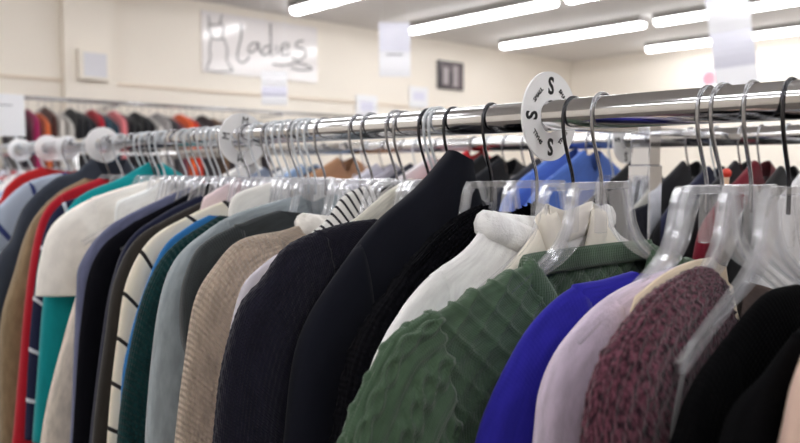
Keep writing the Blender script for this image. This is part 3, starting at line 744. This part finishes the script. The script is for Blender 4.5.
# ------------------------------------------------------------------ clothes on the rear rail
def low_pts(z0, w0=0.03, wide=0.25):
    return [(w0, z0), (w0+0.06, z0-0.03), (0.17, z0-0.07), (wide-0.02, z0-0.12), (wide, z0-0.2), (wide+0.01, z0-0.35)]
_fab = {}
def fab(rgb, kind='plain'):
    k = (rgb, kind)
    if k not in _fab: _fab[k] = fabric('cloth_%02x%02x%02x' % rgb, rgb, kind, 1, .3)
    return _fab[k]
REAR = [
 (-2.35, -.05, (232, 230, 228), 'white top at the far left end of the rear rail'), (-2.2, -.06, (120, 130, 150), 'grey-blue top near the left end of the rear rail'),
 (-2.07, -.06, (236, 234, 232), 'white blouse on the rear rail behind the M marker'), (-1.98, -.05, (150, 176, 214), 'light blue top on the rear rail right of the M marker'),
 (-1.90, -.06, (30, 32, 44), 'dark navy top on the rear rail beside the light blue one'), (-1.79, -.03, (172, 132, 100), 'tan brown top on the rear rail behind the hook cluster'),
 (-1.69, -.10, (176, 82, 160), 'magenta top on the rear rail, low behind the striped blouse'), (-1.61, -.05, (206, 204, 216), 'pale grey-white top on the rear rail right of the magenta one'),
 (-1.53, -.05, (170, 166, 178), 'mauve grey top on the rear rail left of the peaked hood'), (-1.47, -.05, (44, 44, 56), 'charcoal top on the rear rail left of the peaked hood'),
 (-1.39, -.03, (226, 224, 228), 'white top on the rear rail behind the peaked hood'), (-1.265, -.02, (196, 38, 46), 'bright red top on the rear rail right of the peaked hood'),
 (-1.215, -.03, (28, 28, 32), 'black top on the rear rail right of the bright red one'), (-1.16, -.04, (24, 26, 34), 'blue-black top on the rear rail left of the S marker'),
 (-1.10, -.09, (226, 186, 166), 'peach top on the rear rail, low below the S marker'), (-1.045, -.04, (60, 60, 64), 'dark grey top on the rear rail behind the S marker'),
 (-.985, -.02, (92, 128, 214), 'cornflower blue top on the rear rail just right of the S marker'), (-.925, -.025, (84, 120, 206), 'cornflower blue top on the rear rail, nearer the chrome post'),
 (-.87, -.10, (224, 218, 206), 'cream top on the rear rail below the blue ones'), (-.81, -.05, (26, 26, 30), 'black top on the rear rail left of the chrome post'),
 (-.70, -.05, (30, 30, 36), 'black top on the rear rail just right of the chrome post'), (-.65, -.06, (34, 38, 66), 'navy top on the rear rail behind the red ball marker'),
 (-.60, -.05, (28, 28, 34), 'black top on the rear rail right of the red ball marker'), (-.565, -.05, (120, 26, 44), 'dark red top on the rear rail between black ones'),
 (-.52, -.06, (30, 30, 32), 'black top on the rear rail at the right'), (-.47, -.05, (226, 226, 230), 'white top at the right end of the rear rail')]
for i, (x, z0, rgb, lab) in enumerate(REAR):
    garment('top', lab, 'top', x, low_pts(z0), fab(rgb), ws=.15, T=.013, Ts=.016, gap=min(abs(x-q[0]) for q in REAR if q[0] != x)*.5, noU=24, y=1.4, z=ZR, seed=50+i, group='clothes on the rear rail', neck_f=.05)
    hanger(x, '', y=1.4, z=ZR, rz=random.uniform(-.05, .05), rail='rear rail', hook='steel' if i % 3 else 'whitehook', label='hanger of the ' + lab)
# a row of steel hanger hooks on spare hangers at the right of the rear rail
t = empty('marker_ball', (-.575, 1.28, 1.352)); tag(t, 'small red ball marker on a peach stem behind the clear hangers', 'marker')
bm = bmesh.new(); bmesh.ops.create_uvsphere(bm, u_segments=20, v_segments=12, radius=0.0085, matrix=Matrix.Translation((0, 0, 0.02))); build('ball', bm, M['red_plastic'], t, True)
bm = bmesh.new(); sweep(bm, [(0, 0, -0.02), (0, 0, 0.013)], circ(0.005, 12)); build('stem', bm, simple('peach_plastic', (226, 190, 160), .4), t, True)

# ------------------------------------------------------------------ far rack and wall rail clothes
FARTOPS = [(-2.3, (232, 232, 236), 'white top on the front rail just past the far red sweater'), (-2.42, (168, 182, 208), 'pale blue top on the front rail near its left end'), (-2.56, (236, 232, 230), 'cream white top below the leftmost round marker'), (-2.7, (186, 190, 200), 'silver grey top at the left end of the front rail')]
for i, (x, rgb, lab) in enumerate(FARTOPS):
    garment('top', lab, 'top', x, low_pts(-.10), fab(rgb), ws=.15, noU=24, seed=44+i, group=KN, T=.016, Ts=.02)
    hanger(x, '', hook='whitehook', label='hanger of the ' + lab)
FAR = [(-3.2, (226, 226, 232), 'white top nearest on the far rack'), (-3.33, (150, 165, 190), 'pale blue top second on the far rack'), (-3.5, (60, 66, 80), 'dark grey top under the card sign'),
       (-3.68, (232, 228, 226), 'white blouse in the middle of the far rack'), (-3.84, (160, 36, 44), 'red top on the far rack'), (-4.02, (200, 205, 220), 'pale grey top towards the end of the far rack'), (-4.25, (40, 42, 50), 'black top at the end of the far rack'), (-4.45, (176, 160, 150), 'taupe top last on the far rack')]
for i, (x, rgb, lab) in enumerate(FAR):
    garment('top', lab, 'top', x, low_pts(-.09), fab(rgb), ws=.15, noU=20, y=YF, z=ZF, seed=90+i, group='clothes on the far rack', T=.02, Ts=.024)
    hanger(x, '', y=YF, z=ZF, rail='far rack', hook='whitehook', label='clear hanger holding the ' + lab)
WALLC = [(1.39, (40, 36, 44), 'dark plum'), (1.47, (150, 36, 84), 'magenta burgundy'), (1.535, (198, 100, 58), 'burnt orange'), (1.575, (70, 40, 36), 'dark maroon brown'), (1.62, (196, 190, 184), 'pale grey'), (1.68, (176, 172, 168), 'mid grey'), (1.735, (30, 30, 34), 'jet black'), (1.785, (26, 28, 36), 'blue-black'), (1.83, (34, 30, 34), 'brown-black'),
         (1.872, (170, 34, 50), 'crimson'), (1.92, (44, 72, 88), 'dark teal blue'), (1.97, (38, 60, 74), 'deep petrol'), (2.02, (214, 120, 126), 'salmon pink'), (2.075, (24, 24, 28), 'coal black'), (2.125, (28, 28, 30), 'soft black'), (2.175, (22, 22, 26), 'inky black'), (2.225, (34, 34, 38), 'faded black'),
         (2.285, (196, 190, 186), 'light stone'), (2.34, (150, 146, 146), 'warm grey'), (2.40, (60, 58, 62), 'graphite'), (2.45, (110, 60, 72), 'dusty plum'), (2.51, (226, 92, 40), 'bright orange'), (2.565, (200, 60, 40), 'orange red'), (2.62, (42, 40, 46), 'dark slate'), (2.69, (52, 40, 44), 'dark wine'),
         (2.78, (110, 84, 64), 'chestnut brown'), (2.86, (70, 60, 66), 'dark mauve'), (2.95, (40, 40, 44), 'charcoal black'), (3.05, (200, 196, 192), 'off-white'), (3.15, (60, 50, 56), 'aubergine')]
for i, (yy, rgb, cn) in enumerate(WALLC):
    z0 = -.055-.02*((i*7) % 3)
    garment('hanging_garment', '%s garment on the long rail along the left wall' % cn, 'top', XR, [(0.03, z0), (0.10, z0-.02), (0.17, z0-.05), (0.215, z0-.1), (0.225, z0-.3)], fab(rgb), ws=.14, noU=16, y=yy, z=ZW, rz=-pi/2*-1, seed=130+i, gap=min(abs(yy-q[0]) for q in WALLC if q[0] != yy)*.5, group='clothes on the left wall rail', T=.016, Ts=.02, far_sleeve=True)
    hanger(XR, '', y=yy, z=ZW, rz=pi/2, rail='left wall rail', hook='steel', label='small hanger holding the %s garment on the wall rail' % cn)

# boxes on the floor below the left end
t = empty('storage_box', (-5.08, 1.2, 0)); tag(t, 'beige card storage box on the floor at the far left', 'box', None)
bm = bmesh.new(); box(bm, (-.25, -.2, 0), (.25, .2, .26), .004); build('body', bm, M['beigebox'], t)
bm = bmesh.new(); box(bm, (-.26, -.21, .24), (.26, .21, .3), .004); build('lid', bm, M['beigebox'], t)

# ------------------------------------------------------------------ world, camera, colour
w = bpy.data.worlds.new('World'); sc.world = w; w.use_nodes = True
w.node_tree.nodes['Background'].inputs[0].default_value = (0.9, 0.9, 1.0, 1)
w.node_tree.nodes['Background'].inputs[1].default_value = 0.3
cam = bpy.data.cameras.new('Camera'); co = bpy.data.objects.new('Camera', cam); COL.objects.link(co)
f_px = 745.0
cam.sensor_width = 36.0; cam.lens = f_px/800*36
co.location = (0, 0, 1.38)
yaw = radians(42.2); pitch = math.atan((221.5-168.5)/f_px)
F = Vector((-cos(yaw)*cos(pitch), sin(yaw)*cos(pitch), -sin(pitch)))
co.rotation_euler = F.to_track_quat('-Z', 'Y').to_euler()
cam.clip_start = 0.02
cam.dof.use_dof = True; cam.dof.focus_distance = 0.80; cam.dof.aperture_fstop = 5.0
sc.camera = co
sc.view_settings.view_transform = 'Standard'; sc.view_settings.look = 'None'
sc.view_settings.gamma = 1.0; sc.view_settings.exposure = 1.0
sc.view_settings.use_curve_mapping = False
sc.cycles.transparent_max_bounces = 48
